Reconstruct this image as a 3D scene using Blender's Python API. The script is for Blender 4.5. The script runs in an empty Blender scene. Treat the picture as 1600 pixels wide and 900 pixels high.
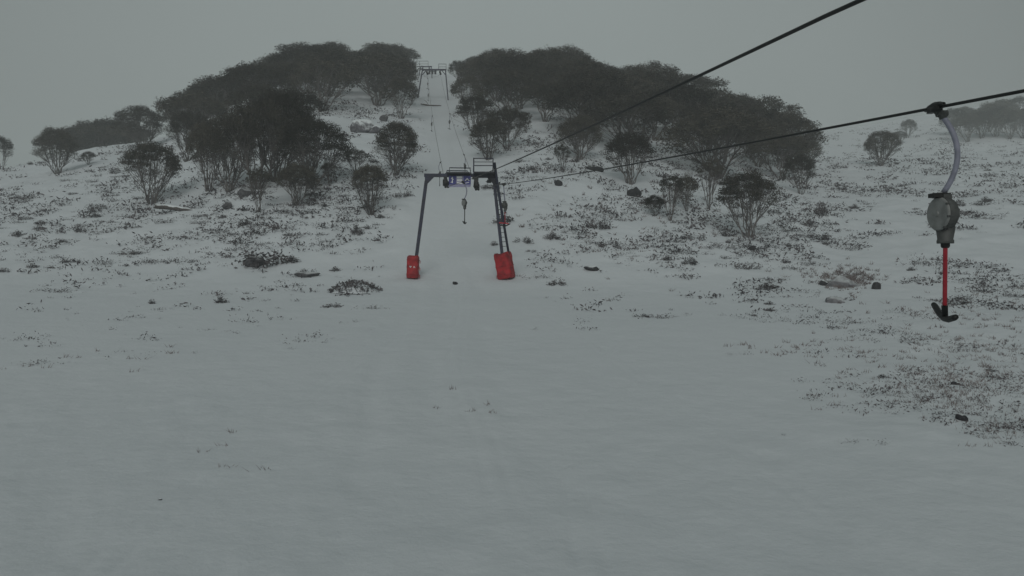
import bpy, math, random
import numpy as np
from mathutils import Vector, Matrix, Euler
random.seed(7); rng = np.random.default_rng(7)
R = math.radians
S = bpy.context.scene
# ------------------------------------------------------------------ camera, sky, sun, exposure
F = 1256.0; CX = 800.0; CY = 420.0          # focal length in photo pixels, eye level row
cam = bpy.data.cameras.new('camera'); camo = bpy.data.objects.new('camera', cam)
S.collection.objects.link(camo); S.camera = camo
camo.location = (0, 0, 0); camo.rotation_euler = (R(90), 0, 0)
cam.sensor_width = 36; cam.lens = F/1600*36; cam.shift_y = -30/1600
cam.clip_start = .05; cam.clip_end = 5000
SUN_EL, SUN_ROT = R(26), R(180)             # soft light from behind the viewer
W = bpy.data.worlds.new('World'); S.world = W; W.use_nodes = True
nt = W.node_tree; nt.nodes.clear()
def N(t, kind, **k):
    n = t.nodes.new(kind)
    for a, b in k.items(): setattr(n, a, b)
    return n
out = N(nt, 'ShaderNodeOutputWorld'); bg = N(nt, 'ShaderNodeBackground'); bg.inputs[1].default_value = .10
sky = N(nt, 'ShaderNodeTexSky', sky_type='NISHITA', sun_disc=False, sun_elevation=SUN_EL, sun_rotation=SUN_ROT, dust_density=6.0, air_density=1.0)
hs = N(nt, 'ShaderNodeHueSaturation'); hs.inputs['Saturation'].default_value = .05
tc = N(nt, 'ShaderNodeTexCoord')
nz = N(nt, 'ShaderNodeTexNoise'); nz.inputs['Scale'].default_value = 1.6; nz.inputs['Detail'].default_value = 3
mr = N(nt, 'ShaderNodeMapRange'); mr.inputs[3].default_value = 3.55; mr.inputs[4].default_value = 4.2
dot = N(nt, 'ShaderNodeVectorMath', operation='DOT_PRODUCT'); dot.inputs[1].default_value = Vector((-.05, .97, .2)).normalized()
glow = N(nt, 'ShaderNodeMapRange'); glow.inputs[1].default_value = .78; glow.inputs[2].default_value = 1; glow.inputs[3].default_value = 0.66; glow.inputs[4].default_value = 1.04
mul = N(nt, 'ShaderNodeMath', operation='MULTIPLY')
cloud = N(nt, 'ShaderNodeVectorMath', operation='SCALE'); cloud.inputs[0].default_value = (.955, 1.10, 1.085)
mix = N(nt, 'ShaderNodeMix', data_type='RGBA'); mix.inputs[0].default_value = .88
L = nt.links.new
L(tc.outputs['Generated'], nz.inputs['Vector']); L(nz.outputs['Fac'], mr.inputs[0])
L(tc.outputs['Generated'], dot.inputs[0]); L(dot.outputs['Value'], glow.inputs[0])
L(mr.outputs[0], mul.inputs[0]); L(glow.outputs[0], mul.inputs[1]); L(mul.outputs[0], cloud.inputs['Scale'])
L(sky.outputs[0], hs.inputs['Color']); L(hs.outputs[0], mix.inputs[6]); L(cloud.outputs[0], mix.inputs[7])
L(mix.outputs[2], bg.inputs[0]); L(bg.outputs[0], out.inputs[0])
sl = bpy.data.lights.new('sun', 'SUN'); sl.energy = 1.3; sl.angle = R(40); sl.color = (1, .97, .93)
so = bpy.data.objects.new('sun', sl); S.collection.objects.link(so)
so.rotation_euler = (R(64), 0, R(-8))
S.view_settings.view_transform = 'Standard'; S.view_settings.look = 'None'; S.view_settings.gamma = 1
S.view_settings.use_curve_mapping = False; S.view_settings.exposure = -.50
S.cycles.volume_bounces = 3; S.cycles.max_bounces = 6; S.cycles.diffuse_bounces = 3
# ------------------------------------------------------------------ helpers
def px(x, y, d): return Vector(((x-CX)/F*d, d, (CY-y)/F*d))
def link(o): S.collection.objects.link(o); return o
def tag(o, label=None, cat=None, group=None, kind=None):
    for k, v in (('label', label), ('category', cat), ('group', group), ('kind', kind)):
        if v: o[k] = v
    return o
def empty(name, loc, label=None, cat=None, group=None, rz=0):
    o = link(bpy.data.objects.new(name, None)); o.location = loc; o.rotation_euler = (0, 0, rz); o.empty_display_size = .2
    return tag(o, label, cat, group)
class MB:
    def __init__(s): s.v = []; s.q = []; s.t = []; s.n = 0; s.ng = []
    def add(s, v, quads=None, tris=None, ngons=None):
        v = np.asarray(v, float).reshape(-1, 3)
        if quads is not None and len(quads): s.q.append(np.asarray(quads, int)+s.n)
        if tris is not None and len(tris): s.t.append(np.asarray(tris, int)+s.n)
        for g in (ngons or []): s.ng.append([i+s.n for i in g])
        s.v.append(v); s.n += len(v); return s
    def mesh(s, name, mat, smooth=False):
        v = np.concatenate(s.v); m = bpy.data.meshes.new(name)
        q = np.concatenate(s.q) if s.q else np.zeros((0, 4), int); t = np.concatenate(s.t) if s.t else np.zeros((0, 3), int)
        if s.ng:
            m.from_pydata(v.tolist(), [], q.tolist()+t.tolist()+s.ng)
        else:
            m.vertices.add(len(v)); m.vertices.foreach_set('co', v.ravel())
            m.loops.add(q.size+t.size); m.loops.foreach_set('vertex_index', np.concatenate([q.ravel(), t.ravel()]).astype(np.int32))
            st = np.concatenate([np.arange(len(q))*4, q.size+np.arange(len(t))*3]).astype(np.int32)
            m.polygons.add(len(st)); m.polygons.foreach_set('loop_start', st)
            m.update(calc_edges=True)
        m.validate()
        m.polygons.foreach_set('use_smooth', np.full(len(m.polygons), smooth))
        m.materials.append(mat); m.update(); return m
    def build(s, name, mat, parent=None, smooth=False):
        o = link(bpy.data.objects.new(name, s.mesh(name, mat, smooth))); o.parent = parent; return o
    def tube(s, pts, r, sides=8, cap=True):
        p = np.asarray([tuple(a) for a in pts], float); n = len(p)
        r = np.full(n, r, float) if np.isscalar(r) else np.asarray(r, float)
        t = np.gradient(p, axis=0); t /= np.linalg.norm(t, axis=1)[:, None]+1e-12
        ref = max((np.array(q) for q in ((0, 0, 1.), (1., .02, .01), (.02, 1., .01), (.5, .6, .62), (-.6, .5, .62))), key=lambda q: np.linalg.norm(np.cross(t, q), axis=1).min())
        a = np.cross(t, ref); a /= np.linalg.norm(a, axis=1)[:, None]; b = np.cross(t, a)
        th = np.arange(sides)*2*math.pi/sides
        v = p[:, None]+r[:, None, None]*(np.cos(th)[None, :, None]*a[:, None]+np.sin(th)[None, :, None]*b[:, None])
        i = np.arange(n-1)[:, None]*sides; j = np.arange(sides)[None]; k = (j+1) % sides
        q = np.stack([i+j, i+k, i+sides+k, i+sides+j], -1).reshape(-1, 4)
        s.add(v, quads=q, ngons=[list(range(sides)), list(range((n-1)*sides, n*sides))] if cap else None); return s
    def box(s, c, size, rot=None, taper=None):
        h = np.array(size)/2; v = []
        for z in (-1, 1):
            for x, y in ((-1, -1), (1, -1), (1, 1), (-1, 1)): v.append(Vector((x*h[0], y*h[1], z*h[2])))
        M = rot or Matrix.Identity(3); v = [M@a+Vector(c) for a in v]
        s.add([tuple(a) for a in v], quads=[(3, 2, 1, 0), (4, 5, 6, 7), (0, 1, 5, 4), (1, 2, 6, 5), (2, 3, 7, 6), (3, 0, 4, 7)]); return s
    def beam(s, a, b, w, h=None):
        a = Vector(a); b = Vector(b); d = (b-a); M = d.to_track_quat('Z', 'Y').to_matrix()
        return s.box((a+b)/2, (w, h or w, d.length), M)
def arc(p0, p1, bulge, n=12):
    p0 = Vector(p0); p1 = Vector(p1); b = Vector(bulge)
    return [p0.lerp(p1, t)+b*(4*t*(1-t)) for t in [i/n for i in range(n+1)]]
def vnoise(x, y, seed=0):
    xi = np.floor(x).astype(np.int64); yi = np.floor(y).astype(np.int64); fx = x-xi; fy = y-yi
    def h(a, b):
        n = (a*374761393+b*668265263+seed*974634777) & 0xffffffff
        n = ((n ^ (n >> 13))*1274126177) & 0xffffffff
        return ((n ^ (n >> 16)) & 0xffff)/65535.
    fx = fx*fx*(3-2*fx); fy = fy*fy*(3-2*fy)
    return (h(xi, yi)*(1-fx)+h(xi+1, yi)*fx)*(1-fy)+(h(xi, yi+1)*(1-fx)+h(xi+1, yi+1)*fx)*fy
def fbm(x, y, o=3, seed=0):
    r = 0; a = .5
    for i in range(o): r = r+a*vnoise(x*2**i+17.3*i, y*2**i-9.1*i, seed+i); a *= .5
    return r/(1-.5**o)-.5
# ------------------------------------------------------------------ materials
def mat(name, col, rough=.6, metal=0, var=.25, scale=6., bump=0, col2=None, spec=.3, randobj=0, coord='Object'):
    m = bpy.data.materials.new(name); m.use_nodes = True; t = m.node_tree; b = t.nodes['Principled BSDF']
    b.inputs['Roughness'].default_value = rough; b.inputs['Metallic'].default_value = metal; b.inputs['Specular IOR Level'].default_value = spec
    tcn = N(t, 'ShaderNodeTexCoord'); no = N(t, 'ShaderNodeTexNoise'); no.inputs['Scale'].default_value = scale; no.inputs['Detail'].default_value = 5
    t.links.new(tcn.outputs[coord], no.inputs['Vector'])
    cr = N(t, 'ShaderNodeMix', data_type='RGBA'); c2 = col2 or tuple(c*(1-var) for c in col)
    ramp = N(t, 'ShaderNodeMapRange'); ramp.inputs[1].default_value = .35; ramp.inputs[2].default_value = .65
    t.links.new(no.outputs['Fac'], ramp.inputs[0]); t.links.new(ramp.outputs[0], cr.inputs[0])
    cr.inputs[6].default_value = (*col, 1); cr.inputs[7].default_value = (*c2, 1); last = cr.outputs[2]
    if randobj:
        oi = N(t, 'ShaderNodeObjectInfo'); mp = N(t, 'ShaderNodeMapRange'); mp.inputs[3].default_value = 1-randobj; mp.inputs[4].default_value = 1+randobj
        t.links.new(oi.outputs['Random'], mp.inputs[0]); sc = N(t, 'ShaderNodeVectorMath', operation='SCALE')
        t.links.new(last, sc.inputs[0]); t.links.new(mp.outputs[0], sc.inputs['Scale']); last = sc.outputs[0]
    t.links.new(last, b.inputs['Base Color'])
    if bump:
        bu = N(t, 'ShaderNodeBump'); bu.inputs['Strength'].default_value = bump; bu.inputs['Distance'].default_value = .03
        t.links.new(no.outputs['Fac'], bu.inputs['Height']); t.links.new(bu.outputs[0], b.inputs['Normal'])
    return m
def snowy(m, base, lo=.35, hi=.6, scale=3., amt=1.):      # snow lying on the upward faces of a rock or log
    t = m.node_tree; b = t.nodes['Principled BSDF']; src = b.inputs['Base Color'].links[0].from_socket
    g = N(t, 'ShaderNodeNewGeometry'); sp = N(t, 'ShaderNodeSeparateXYZ'); no = N(t, 'ShaderNodeTexNoise'); no.inputs['Scale'].default_value = scale; no.inputs['Detail'].default_value = 6
    tcn = N(t, 'ShaderNodeTexCoord'); t.links.new(tcn.outputs['Object'], no.inputs['Vector'])
    ad = N(t, 'ShaderNodeMath', operation='MULTIPLY_ADD'); ad.inputs[1].default_value = 1.2; t.links.new(no.outputs['Fac'], ad.inputs[0])
    t.links.new(g.outputs['Normal'], sp.inputs[0]); t.links.new(sp.outputs['Z'], ad.inputs[2])
    mr = N(t, 'ShaderNodeMapRange'); mr.inputs[1].default_value = lo+.6; mr.inputs[2].default_value = hi+.6; mr.inputs[4].default_value = amt; t.links.new(ad.outputs[0], mr.inputs[0])
    mx = N(t, 'ShaderNodeMix', data_type='RGBA'); t.links.new(mr.outputs[0], mx.inputs[0]); t.links.new(src, mx.inputs[6]); mx.inputs[7].default_value = (.7, .75, .76, 1)
    t.links.new(mx.outputs[2], b.inputs['Base Color']); return m
M = {}
M['leaf'] = snowy(mat('snow_gum_leaves', (.022, .021, .018), .7, var=.4, scale=9, col2=(.080, .074, .060), spec=.12, randobj=.55), None, .7, 1.1, 5., .06)
M['bark'] = mat('snow_gum_bark', (.155, .145, .14), .85, scale=5, col2=(.06, .056, .056), spec=.1, randobj=.25)
M['heath'] = mat('heath_leaves', (.13, .118, .12), .85, scale=2, col2=(.045, .044, .048), spec=.1, randobj=.25)
M['stuff'] = mat('heath_cover', (.13, .12, .125), .85, scale=.6, col2=(.05, .048, .054), spec=.1)
M['tussock'] = mat('tussock_grass', (.20, .17, .165), .85, scale=.9, col2=(.12, .10, .10), spec=.1)
M['rock'] = snowy(mat('granite', (.11, .11, .115), .9, scale=7, col2=(.05, .05, .055), bump=.6), None, .55, 1.0, amt=.6)
M['paleslab'] = snowy(mat('pale_granite', (.16, .16, .17), .9, scale=5, col2=(.06, .06, .07), bump=.6), None, .15, .5)
M['dustrock'] = snowy(mat('dusted_granite', (.20, .20, .21), .9, scale=5, col2=(.10, .10, .11), bump=.6), None, .35, 1.0, 5., .6)
M['darkrock_hollow'] = snowy(mat('dark_granite_hollow', (.035, .035, .04), .8, scale=7, col2=(.02, .02, .022), bump=.6), None, .75, .95)  # dark stones, and the painted black of two snow hollows
M['log'] = snowy(mat('dead_wood', (.09, .08, .075), .9, scale=7, bump=.5), None, .3, .6)
M['blue'] = mat('tower_paint', (.028, .032, .06), .5, metal=.1, scale=3, col2=(.015, .016, .028))
M['steel'] = mat('dark_galvanised_steel', (.035, .037, .045), .5, metal=.3, scale=8)
M['rope'] = mat('greased_steel_rope', (.012, .014, .014), .5, metal=.3, scale=30)
M['signblue'] = mat('sign_blue', (.05, .055, .24), .5, scale=10, var=.2)
M['signlight'] = mat('sign_lilac', (.30, .30, .45), .5, scale=12, var=.3)
M['white'] = mat('white_paint', (.72, .74, .74), .5, scale=12, var=.1)
M['red'] = mat('red_vinyl', (.38, .014, .02), .6, scale=4, var=.55, bump=.8)
M['rod'] = mat('red_rod', (.5, .04, .06), .45, scale=20, var=.2)
M['rubber'] = mat('black_rubber', (.012, .013, .013), .5, scale=20)
M['hang'] = mat('hanger_tube', (.24, .25, .31), .5, scale=14, var=.25)
M['alu'] = mat('cast_aluminium', (.235, .245, .24), .55, metal=.15, scale=14, var=.3, bump=.15)
M['alu2'] = mat('weathered_casting', (.085, .09, .088), .6, metal=.15, scale=10, var=.4, bump=.2)
# snow
ms = bpy.data.materials.new('snow'); ms.use_nodes = True; t = ms.node_tree; b = t.nodes['Principled BSDF']
b.inputs['Roughness'].default_value = .9; b.inputs['Specular IOR Level'].default_value = .1
g = N(t, 'ShaderNodeNewGeometry')
n1 = N(t, 'ShaderNodeTexNoise'); n1.inputs['Scale'].default_value = .12; n1.inputs['Detail'].default_value = 4
n2 = N(t, 'ShaderNodeTexNoise'); n2.inputs['Scale'].default_value = 3.5; n2.inputs['Detail'].default_value = 8; n2.inputs['Roughness'].default_value = .65
n3 = N(t, 'ShaderNodeTexNoise'); n3.inputs['Scale'].default_value = .9; n3.inputs['Detail'].default_value = 6
for n in (n1, n2, n3): t.links.new(g.outputs['Position'], n.inputs['Vector'])
mx = N(t, 'ShaderNodeMix', data_type='RGBA'); mx.inputs[6].default_value = (.57, .615, .64, 1); mx.inputs[7].default_value = (.615, .655, .675, 1)
t.links.new(n1.outputs['Fac'], mx.inputs[0]); t.links.new(mx.outputs[2], b.inputs['Base Color'])
ad = N(t, 'ShaderNodeMath', operation='MULTIPLY_ADD'); ad.inputs[1].default_value = .35; t.links.new(n2.outputs['Fac'], ad.inputs[0]); t.links.new(n3.outputs['Fac'], ad.inputs[2])
bu = N(t, 'ShaderNodeBump'); bu.inputs['Strength'].default_value = .38; bu.inputs['Distance'].default_value = .16
t.links.new(ad.outputs[0], bu.inputs['Height']); t.links.new(bu.outputs[0], b.inputs['Normal']); M['snow'] = ms
# ------------------------------------------------------------------ terrain
PXG = np.arange(-1400, 3001, 10.)
def smooth(a, k):
    w = np.exp(-.5*(np.arange(-3*k, 3*k+1)/k)**2); w /= w.sum()
    return np.convolve(np.pad(a, 3*k, mode='edge'), w, 'valid')
_x = [-1400, -300, 0, 60, 150, 250, 300, 370, 430, 520, 620, 680, 740, 850, 940, 1060, 1150, 1210, 1280, 1350, 1450, 1600, 1900, 3000]
_y = [330, 285, 262, 250, 228, 214, 194, 154, 128, 114, 110, 112, 116, 118, 143, 174, 206, 226, 244, 246, 238, 230, 225, 225]
_d = [110, 115, 120, 124, 130, 128, 125, 130, 136, 150, 176, 205, 180, 150, 140, 130, 125, 126, 130, 134, 140, 150, 160, 170]
YS = smooth(np.interp(PXG, _x, _y), 2); DC = smooth(np.interp(PXG, _x, _d), 3)
YF = smooth(np.interp(PXG, [-1400, 1080, 1150, 1230, 1300, 1400, 1500, 1600, 1800, 3000], [600, 420, 250, 214, 203, 186, 168, 154, 130, 110]), 2)
DG = np.arange(-120, 701, 1.)
_near = np.interp(DG, [-120, 0, 10.5, 20, 30, 42], [-3.3, -3.2, -3.15, -2.68, -1.95, -.95])
ZG = np.zeros((len(PXG), len(DG)))
for i in range(len(PXG)):
    zc = (CY-YS[i])/F*DC[i]; dc = DC[i]; s = np.clip((DG-42)/(dc-42), 0, 1)
    z = np.where(DG < 42, _near, -.95+(zc+.95)*s**.93)
    z = np.where(DG > dc, zc-np.interp(PXG[i], [200, 300], [.02, .18])*np.minimum(DG-dc, 70), z)
    zf = (CY-YF[i])/F*318; d0 = dc+28
    far = np.where(DG < 318, (zc-5)+(zf-(zc-5))*np.clip((DG-d0)/(318-d0), 0, 1), zf-.12*(DG-318))
    if YF[i] < 235: z = np.where(DG > d0, np.maximum(z, far), z)
    ZG[i] = smooth(z, 4)
def mask_heath(u, y):                         # 0 on the groomed run and the near snow, 1 on rough ground
    P = CX+F*u
    run = np.clip(1-np.abs(P-np.interp(y, [30, 42, 60, 90, 121, 200], [722, 716, 705, 700, 684, 684]))/np.interp(y, [30, 42, 60, 90, 121, 200], [170, 110, 62, 40, 26, 20]), 0, 1)
    m = np.clip((y-34)/20, 0, 1); m = np.maximum(m, .7*np.clip((P-1330)/120, 0, 1)*np.clip((y-12.5)/2, 0, 1))
    return m*(1-np.clip(run*3, 0, 1))
def zfun(x, y, detail=True):
    x = np.asarray(x, float); y = np.asarray(y, float)
    u = x/(np.maximum(y, -1e9)+0) if False else x/np.maximum(y, 12.)
    p = np.clip((CX+F*u-PXG[0])/10, 0, len(PXG)-1.001); d = np.clip(y-DG[0], 0, len(DG)-1.001)
    i = p.astype(int); j = d.astype(int); a = p-i; c = d-j
    z = (ZG[i, j]*(1-a)+ZG[i+1, j]*a)*(1-c)+(ZG[i, j+1]*(1-a)+ZG[i+1, j+1]*a)*c
    if detail:
        m = mask_heath(u, y)
        z = z+.10*fbm(x/9, y/9, 2, 3)+m*(.55*fbm(x/5, y/5, 3, 11)+.34*fbm(x/1.6, y/1.6, 3, 23))
        z = z+.035*(1-m)*fbm(x/1.2, y/2.2, 3, 31)
        tr = np.interp(y, [8, 14, 20, 30, 42, 60, 90, 121], [-.2, -.5, -1.1, -2.0, -2.9, -4.4, -7.6, -10.6])+.25*np.sin(y*.22)
        on = np.clip((130-y)/20, 0, 1)*np.clip((y-9)/3, 0, 1)*(1+2.0*fbm(x/1.1+3, y/2.5, 3, 44))
        for o_, w_, h_ in ((-.16, .09, .016), (.16, .08, .013), (-.75, .5, .045), (.9, .45, .035), (-2.1, .3, .03)): z = z-on*h_*np.exp(-((x-tr-o_)/w_)**2)
        z = z+.05*np.clip((24-y)/6, 0, 1)*fbm(x/.5, y/.8, 3, 37)
        for s0, c0, b0_ in ((.18, 1.5, .010), (-.11, 3.2, -.004), (.05, -4.5, .006)):
            q_ = x-(c0+s0*(y-18)+b0_*(y-18)**2); z = z-.022*np.clip((40-y)/12, 0, 1)*np.clip(.5+2.2*fbm(x/2, y/2, 2, 58), 0, 1)*(np.exp(-(q_/.07)**2)+np.exp(-((q_-.3)/.07)**2))
        for bx, by in PADS: z = z-.10*np.exp(-((x-bx)**2+(y-by)**2)/.8)+.08*np.exp(-((x-bx)**2+(y-by+1.2)**2)/1.2)
    return z
PADS = []
def at(X, Y, off=0):                          # the point of the ground seen at photo pixel (X, Y)
    u = (X-CX)/F; z = TZ[int(np.clip(round((X+200)/4), 0, TZ.shape[0]-1))]; k = np.nonzero(z >= (CY-Y)/F*TD)[0]
    D = TD[k[0]] if len(k) else TD[int(np.argmax((z/TD)[:900]))]
    return Vector((u*D, D, ground(u*D, D)+off))
def ground(x, y): return float(zfun(np.array([x]), np.array([y]))[0])
PADS = [(px(645, 434, 42).x, 42.0), (px(789, 437, 42).x, 41.8)]
TD = np.concatenate([np.arange(10.6, 60, .1), np.arange(60, 335, .25)]); TU = (np.arange(-200, 1801, 4)-CX)/F
TZ = zfun(TU[:, None]*TD[None], np.broadcast_to(TD[None], (len(TU), len(TD))))
ys = np.concatenate([np.arange(-60, 8, 2.), np.arange(8, 40, .16), np.arange(40, 110, .28), np.arange(110, 215, .6), np.arange(215, 470, 2.)])
us = np.concatenate([np.linspace(-1.7, -.72, 40), np.linspace(-.715, .715, 620), np.linspace(.72, 1.7, 40)])
UU, YY = np.meshgrid(us, ys); XX = UU*(np.maximum(YY, 6)+6)
ZZ = zfun(XX, YY); nr, nc = XX.shape
i = np.arange(nr-1)[:, None]*nc; j = np.arange(nc-1)[None]
tm = MB(); tm.add(np.stack([XX, YY, ZZ], -1), quads=np.stack([i+j, i+j+1, i+nc+j+1, i+nc+j], -1).reshape(-1, 4))
go = tm.build('snow_ground', M['snow'], smooth=True); tag(go, 'snow covered slope rising to the tree lined hill', None, None, 'structure')
# ------------------------------------------------------------------ haze
hz = MB(); hz.box((0, 205, 33), (1640, 560, 76)); ho = hz.build('haze', M['snow']); tag(ho, kind='stuff')
mh = bpy.data.materials.new('thin_cloud'); mh.use_nodes = True; t = mh.node_tree; t.nodes.clear()
o_ = N(t, 'ShaderNodeOutputMaterial'); v_ = N(t, 'ShaderNodeVolumePrincipled'); v_.inputs['Color'].default_value = (.97, 1, .99, 1)
v_.inputs['Density'].default_value = .0014; v_.inputs['Anisotropy'].default_value = .2
t.links.new(v_.outputs[0], o_.inputs['Volume']); ho.data.materials.clear(); ho.data.materials.append(mh)
# ------------------------------------------------------------------ snow gums
def leaf_faces(mb, c, n, size, up=.5):        # n small leaf sprays round the points c (k,3)
    k = len(c); idx = rng.integers(0, k, n) if n != k else np.arange(k); p = c[idx]
    a = rng.normal(size=(n, 3)); a[:, 2] *= .6; a /= np.linalg.norm(a, axis=1)[:, None]
    b = rng.normal(size=(n, 3)); b -= (b*a).sum(1)[:, None]*a; b /= np.linalg.norm(b, axis=1)[:, None]
    s = size*rng.uniform(.6, 1.5, n)[:, None]
    v = np.stack([p-a*s, p+b*s*.42, p+a*s, p-b*s*.42], 1); f = np.arange(n*4).reshape(-1, 4)
    mb.add(v, quads=f)
def bez(p0, p1, p2, n): return [p0*(1-t)**2+p1*2*t*(1-t)+p2*t*t for t in np.linspace(0, 1, n)]
def make_gum(stems, Rw, zc, nl, lobe, leaves, leaf, seed, low=-.1, skew=.0, drop=.12, wig=.021, fine=3):
    """height 1; umbrella crown carried on stems fanning out of one base"""
    r = np.random.default_rng(seed); tb = MB(); cb = MB()
    sk = r.normal(size=2)*skew; st = []
    for k in range(stems):
        az = 2*math.pi*(k+r.uniform(-.35, .35))/stems; q = Rw*(r.uniform(.45, .86) if k % 3 else r.uniform(.1, .4))
        e = np.array([math.cos(az)*q+sk[0], math.sin(az)*q+sk[1], zc+(1-zc)*math.sqrt(max(0, 1-(q/Rw)**2))*.78])
        b0 = np.array([math.cos(az)*.012*stems**.5, math.sin(az)*.012*stems**.5, -.03])
        mid = np.array([e[0]*.60, e[1]*.60, e[2]*.42])+r.normal(size=3)*.03
        P = bez(b0, mid, e, 10); P = [p+r.normal(size=3)*wig*(0 < i < 9)*np.array([1, 1, .3]) for i, p in enumerate(P)]
        r0 = r.uniform(.009, .0155)*(1.35 if stems < 6 else 1.)
        tb.tube(P, np.linspace(r0, r0*.28, 10), 6, False); st.append((P, r0))
    pts = []
    for k in range(nl):
        zz = 1-(k+.5)/nl*(1-low); az = k*2.39996+r.uniform(-.3, .3); rr = math.sqrt(max(0, 1-zz*zz))
        if r.random() < drop*(1.8 if zz < .3 else .5): continue
        f = r.uniform(.84, 1.0)*(1+.10*math.sin(az*3+seed)*rr)
        top = 1-lobe*.45
        c = np.array([rr*math.cos(az)*(Rw-lobe*.5)*f+sk[0], rr*math.sin(az)*(Rw-lobe*.5)*f+sk[1], zc+(top-zc)*max(zz, -.6)*f+r.uniform(-.03, .02)])
        a = lobe*r.uniform(.7, 1.25)
        for rep_ in range(fine):
            best = min(st, key=lambda s: np.hypot(*(s[0][6][:2]-c[:2]))+r.uniform(0, .12)); i0 = r.integers(3, 8)
            e = c+np.array([*(r.normal(size=2)*a*.45), r.uniform(-.1, .35)*a]); p0 = best[0][i0]
            if e[2] < p0[2]-.02: i0 = 2; p0 = best[0][2]
            P = bez(p0, (p0+e)/2+np.array([*(c[:2]-p0[:2])*.12, -.02])+r.normal(size=3)*.012, e, 6)
            tb.tube(P, np.linspace(best[1]*(.5 if rep_ == 0 else .3), .0016, 6), 4 if rep_ == 0 else 3, False)
        n = int(1.75*leaves*(a/lobe)**2*(1.5 if zz > .2 else .5)); d = r.normal(size=(n, 3)); d /= np.linalg.norm(d, axis=1)[:, None]
        d[:, 2] = np.where(d[:, 2] < 0, d[:, 2]*.5, d[:, 2]); rad = r.uniform(.25, 1.0, n)**.7
        hh = fbm(d[:, 0]*2.6+k*5, d[:, 1]*2.6+d[:, 2]*2+seed, 2, 5); keep = hh > -.2
        q = c+d*rad[:, None]*np.array([a, a, a*.72])*(1+.7*hh[:, None])
        pts.append(q[keep])
    q = np.concatenate(pts); leaf_faces(cb, q, len(q), leaf*.74)
    return tb.mesh('trunk', M['bark'], True), cb.mesh('crown', M['leaf'])
PRO = {
 'big':   [make_gum(11, .64, .46, 84, .13, 150, .0150, 11, -.22, .03), make_gum(10, .62, .48, 80, .13, 150, .0150, 12, -.15, .04), make_gum(9, .68, .46, 84, .135, 150, .0150, 13, -.12, .03)],
 'round': [make_gum(7, .52, .52, 60, .13, 140, .017, 21, -.42, .03), make_gum(6, .56, .54, 60, .14, 140, .017, 22, -.25, .04)],
 'vase':  [make_gum(13, .58, .54, 62, .125, 130, .017, 31, -.12, .03, .14), make_gum(11, .56, .53, 60, .125, 130, .017, 32, -.2, .03, .2)],
 'sparse': [make_gum(6, .48, .60, 36, .12, 90, .019, 41, -.2, .05, .22), make_gum(5, .46, .66, 34, .12, 90, .019, 42, -.05, .05, .22)],
 'wood':  [make_gum(8, .60, .50, 52, .15, 120, .0205, 51+k, -.12, .04, .14, .02, 2) for k in range(4)],
}
GUMS = []
def gum(kind, X, Yb, hpx=None, wpx=None, label=None, group=None, H=None, pos=None, var=None, squash=1.0, rz=None):
    p = pos or at(X, Yb, -.02); d = p.y
    if H is None: H = hpx/F*d
    T, C = PRO[kind][(len(GUMS) if var is None else var) % len(PRO[kind])]
    w = random.uniform(1.1, 1.4) if wpx is None else wpx/F*d/(H*{'big': 1.42, 'round': 1.25, 'vase': 1.22, 'sparse': 1.1, 'wood': 1.35}[kind])
    o = empty('snow_gum', p, label, 'tree', group, rz if rz is not None else random.uniform(0, 6.28)); o.scale = (H*w, H*w, H)
    o.rotation_euler[0] = random.uniform(-.05, .05); o.rotation_euler[1] = random.uniform(-.05, .05)
    for nm, me in (('trunk', T), ('crown', C)):
        c = link(bpy.data.objects.new(nm, me)); c.parent = o
    GUMS.append((p.x, p.y, H)); return o
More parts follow.
